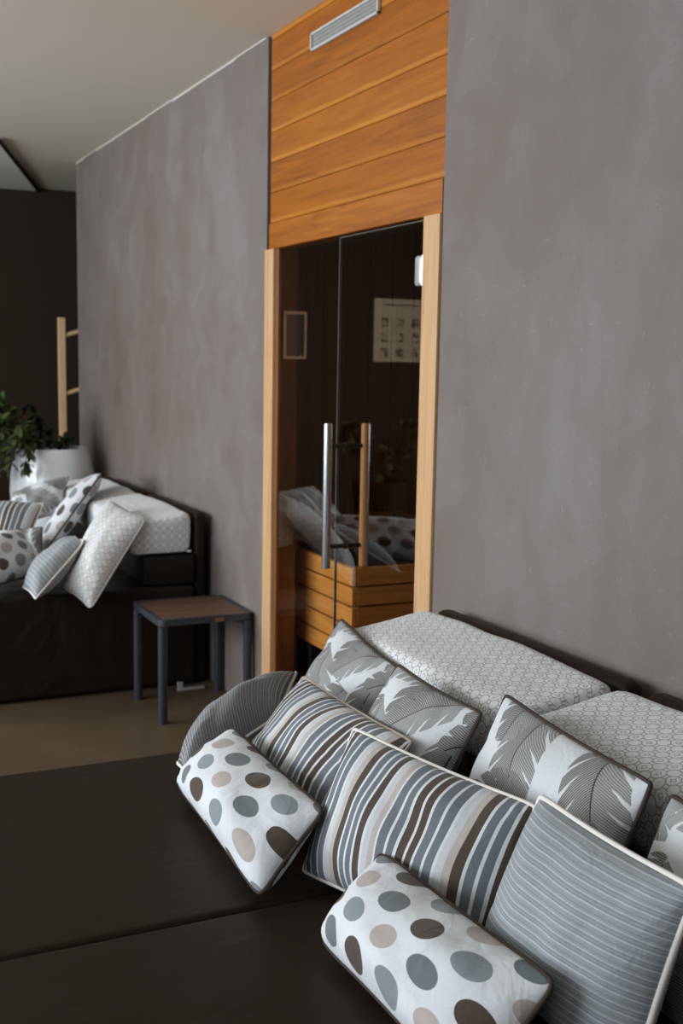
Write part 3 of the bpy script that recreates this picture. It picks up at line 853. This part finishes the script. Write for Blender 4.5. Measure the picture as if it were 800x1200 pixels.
# ------------------------------------------------------------------ planter, plant
PX, PY = 1.352, 6.66
pl = thing('potted_plant', 'bushy plant in a tall white glazed planter behind the far daybed', 'potted plant', (PX, PY, 0))
bm = bmesh.new()
lathe(bm, [(0, 0), (.15, 0), (.165, .01), (.20, .25), (.232, .5), (.242, .66), (.236, .76), (.216, .85), (.198, .895), (.193, .905), (.185, .905), (.180, .895), (.19, .82), (.19, .80)], 64)
bmesh.ops.remove_doubles(bm, verts=bm.verts, dist=1e-5); bmesh.ops.recalc_face_normals(bm, faces=bm.faces)
autosmooth(obj('pot_body', bm, M['pot'], pl), 50)
bm = bmesh.new(); lathe(bm, [(0, .86), (.08, .872), (.183, .862), (.183, .84), (0, .84)], 40)
bmesh.ops.remove_doubles(bm, verts=bm.verts, dist=1e-5)
obj('soil', bm, M['soil'], pl, True)

def leaf_shape(bm, p, d, up, L, W_):
    d = d.normalized(); s = d.cross(up)
    if s.length < .1: s = d.cross(Vector((1, 0, 0)))
    s.normalize(); n = s.cross(d)
    rows = []
    for k in range(6):
        f = k / 5; w = W_ * math.sin(PI * min(.999, f * .93 + .05)) ** .8
        c = p + d * L * f - Vector((0, 0, 1)) * L * .22 * f * f
        rows.append([bm.verts.new(c - s * w + n * w * .25), bm.verts.new(c), bm.verts.new(c + s * w + n * w * .25)])
    for a, b in zip(rows, rows[1:]):
        bm.faces.new((a[0], a[1], b[1], b[0])); bm.faces.new((a[1], a[2], b[2], b[1]))

def plant(t, off, branches, seed, lm, dens=1.0, label=None):
    r = random.Random(seed)
    bf, bs = bmesh.new(), bmesh.new()
    for (ang, reach, rise, droop, ll) in branches:
        pts = []
        dx, dy = math.cos(ang), math.sin(ang)
        for k in range(13):
            f = k / 12
            pts.append(Vector((dx * (.06 + reach * f ** .9), dy * (.06 + reach * f ** .9), rise * math.sin(min(1, f * 1.25) * PI / 2) - droop * max(0, f - .35) ** 1.6)))
        tube(bs, pts, lambda f: .005 * (1 - .6 * f), 6)
        for k in range(2, 13):
            for s in range(int(5 * dens)):
                p = pts[k].lerp(pts[k - 1], r.random()); tdir = (pts[k] - pts[k - 1]).normalized()
                v = Vector((r.gauss(0, 1), r.gauss(0, 1), r.gauss(0, .6))).normalized()
                leaf_shape(bf, p, tdir * .5 + v, Vector((r.gauss(0, .3), r.gauss(0, .3), 1)), ll * r.uniform(.6, 1.15), ll * r.uniform(.18, .28))
    at(bf, tuple(-c for c in off)); at(bs, tuple(-c for c in off))
    obj('foliage', bf, lm, t, True, label); obj('stems', bs, M['stem'], t, True)
    return t
br_ = []
for a, re, ri, dr, ll in ((200, .42, .28, .55, .07), (185, .36, .34, .35, .07), (215, .50, .22, .75, .07), (170, .40, .30, .5, .07), (230, .34, .26, .6, .065), (195, .5, .14, .5, .07),
                          (180, .28, .38, .3, .065), (240, .3, .12, .35, .06), (160, .3, .25, .5, .06), (205, .30, .18, .6, .07)):
    br_.append((math.radians(a), re, ri, dr, ll))
plant(pl, (-.04, 0, .866), br_, 5, M['leafg'], 1.2, 'bushy green leaves spilling to the left')
br_ = [(math.radians(a), re, ri, .02, .055) for a, re, ri in ((150, .08, .28), (120, .05, .20), (20, .06, .10), (80, .1, .13), (300, .07, .09))]
plant(pl, (0, .05, .866), br_, 9, M['leafd'], .9, 'dark upright sprig')

# pole with slanting pegs, standing in the recess behind the planter
cs = thing('coat_stand', 'pale wooden pole with upward slanting pegs in the dark far corner', 'coat stand', (1.742, 8.2, 0))
obj('pole', box((-.024, -.024, .03), (.024, .024, 1.70), .004), M['pole'], cs)
for z in (1.575, 1.165):
    bm = bmesh.new(); cyl(bm, (.02, 0, z), (.30, 0, z + .085), .016, 14); autosmooth(obj('peg', bm, M['pole'], cs))
bm = bmesh.new(); cyl(bm, (0, 0, 0), (0, 0, .03), .17, 40)
autosmooth(obj('stand_base', bm, M['pole'], cs))

# things on the far wall that show only as reflections in the glass
ps = thing('poster', 'cream poster with small grey drawings mirrored in the glass door', 'poster', (-1.31, 8.5, 1.43))
obj('picture_sheet', box((-.245, -.006, 0), (.245, -.001, .52), .001, 1), M['poster'], ps)
fr = thing('picture_frame', 'small picture in a brown wooden frame mirrored at the left of the glass', 'picture', (-.345, 8.5, 1.44))
bm = bmesh.new()
for lo_, hi_ in (((-.10, -.025, 0), (.10, -.002, .022)), ((-.10, -.025, .355), (.10, -.002, .377)), ((-.10, -.025, .02), (-.078, -.002, .357)), ((.078, -.025, .02), (.10, -.002, .357))): bx(bm, lo_, hi_, .002)
obj('frame', bm, M['jamb'], fr); obj('picture', box((-.08, -.012, .02), (.08, -.003, .357)), M['pic'], fr)
p2 = thing('potted_plant', 'leafy plant in a dark pot mirrored in the glass door', 'potted plant', (-.42, 7.1, 0))
bm = bmesh.new(); lathe(bm, [(0, 0), (.15, 0), (.19, .5), (.2, .6), (.185, .6), (.17, .56), (0, .56)], 40)
bmesh.ops.remove_doubles(bm, verts=bm.verts, dist=1e-5); bmesh.ops.recalc_face_normals(bm, faces=bm.faces)
autosmooth(obj('pot_body', bm, M['base'], p2), 50)
plant(p2, (0, 0, .565), [(math.radians(40 * k + 10), .22 + .05 * (k % 3), .5 - .06 * (k % 4), .3, .09) for k in range(10)], 21, M['leafg'], .9)

# ------------------------------------------------------------------ light
def area(name, loc, rot, sx, sy, power, col):
    l = bpy.data.lights.new(name, 'AREA'); l.shape = 'RECTANGLE'; l.size = sx; l.size_y = sy; l.energy = power; l.color = col
    o = bpy.data.objects.new(name, l); o.location = loc; o.rotation_euler = rot; C.objects.link(o)
    return o
for i, (a, b) in enumerate(WINS):
    area('window_daylight', (-2.93, (a + b) / 2, (Z0 + Z1) / 2), (0, math.radians(-90), 0), Z1 - Z0, b - a, (14, 98, 225)[i], (.89, .95, 1.0))
w = bpy.data.worlds.new('sky'); bpy.context.scene.world = w; w.use_nodes = True
bg = w.node_tree.nodes['Background']; bg.inputs[0].default_value = (.80, .90, 1, 1); bg.inputs[1].default_value = 1.0

# ------------------------------------------------------------------ camera
cam = bpy.data.cameras.new('camera'); co = bpy.data.objects.new('camera', cam); C.objects.link(co)
yaw, pitch, roll = math.radians(25.79), math.radians(7.527), math.radians(.99)
cy, sy, cp, sp = math.cos(yaw), math.sin(yaw), math.cos(pitch), math.sin(pitch)
f = Vector((sy * cp, cy * cp, -sp)); r = Vector((cy, -sy, 0)); u = r.cross(f)
R_ = math.cos(roll) * r + math.sin(roll) * u; U_ = -math.sin(roll) * r + math.cos(roll) * u
co.matrix_world = Matrix(((R_.x, U_.x, -f.x, 0), (R_.y, U_.y, -f.y, 0), (R_.z, U_.z, -f.z, 1.427), (0, 0, 0, 1)))
cam.sensor_fit = 'VERTICAL'; cam.sensor_height = 36; cam.lens = 1335 / 1200 * 36
cam.clip_start = .05
cam.dof.use_dof = True; cam.dof.focus_distance = 2.1; cam.dof.aperture_fstop = 6.0
sc = bpy.context.scene
sc.camera = co
sc.view_settings.view_transform = 'Standard'; sc.view_settings.look = 'None'; sc.view_settings.gamma = 1
sc.view_settings.use_curve_mapping = False
sc.view_settings.exposure = -0.12
sc.cycles.max_bounces = 10; sc.cycles.transparent_max_bounces = 12; sc.cycles.use_denoising = True
sc.cycles.sample_clamp_indirect = 6
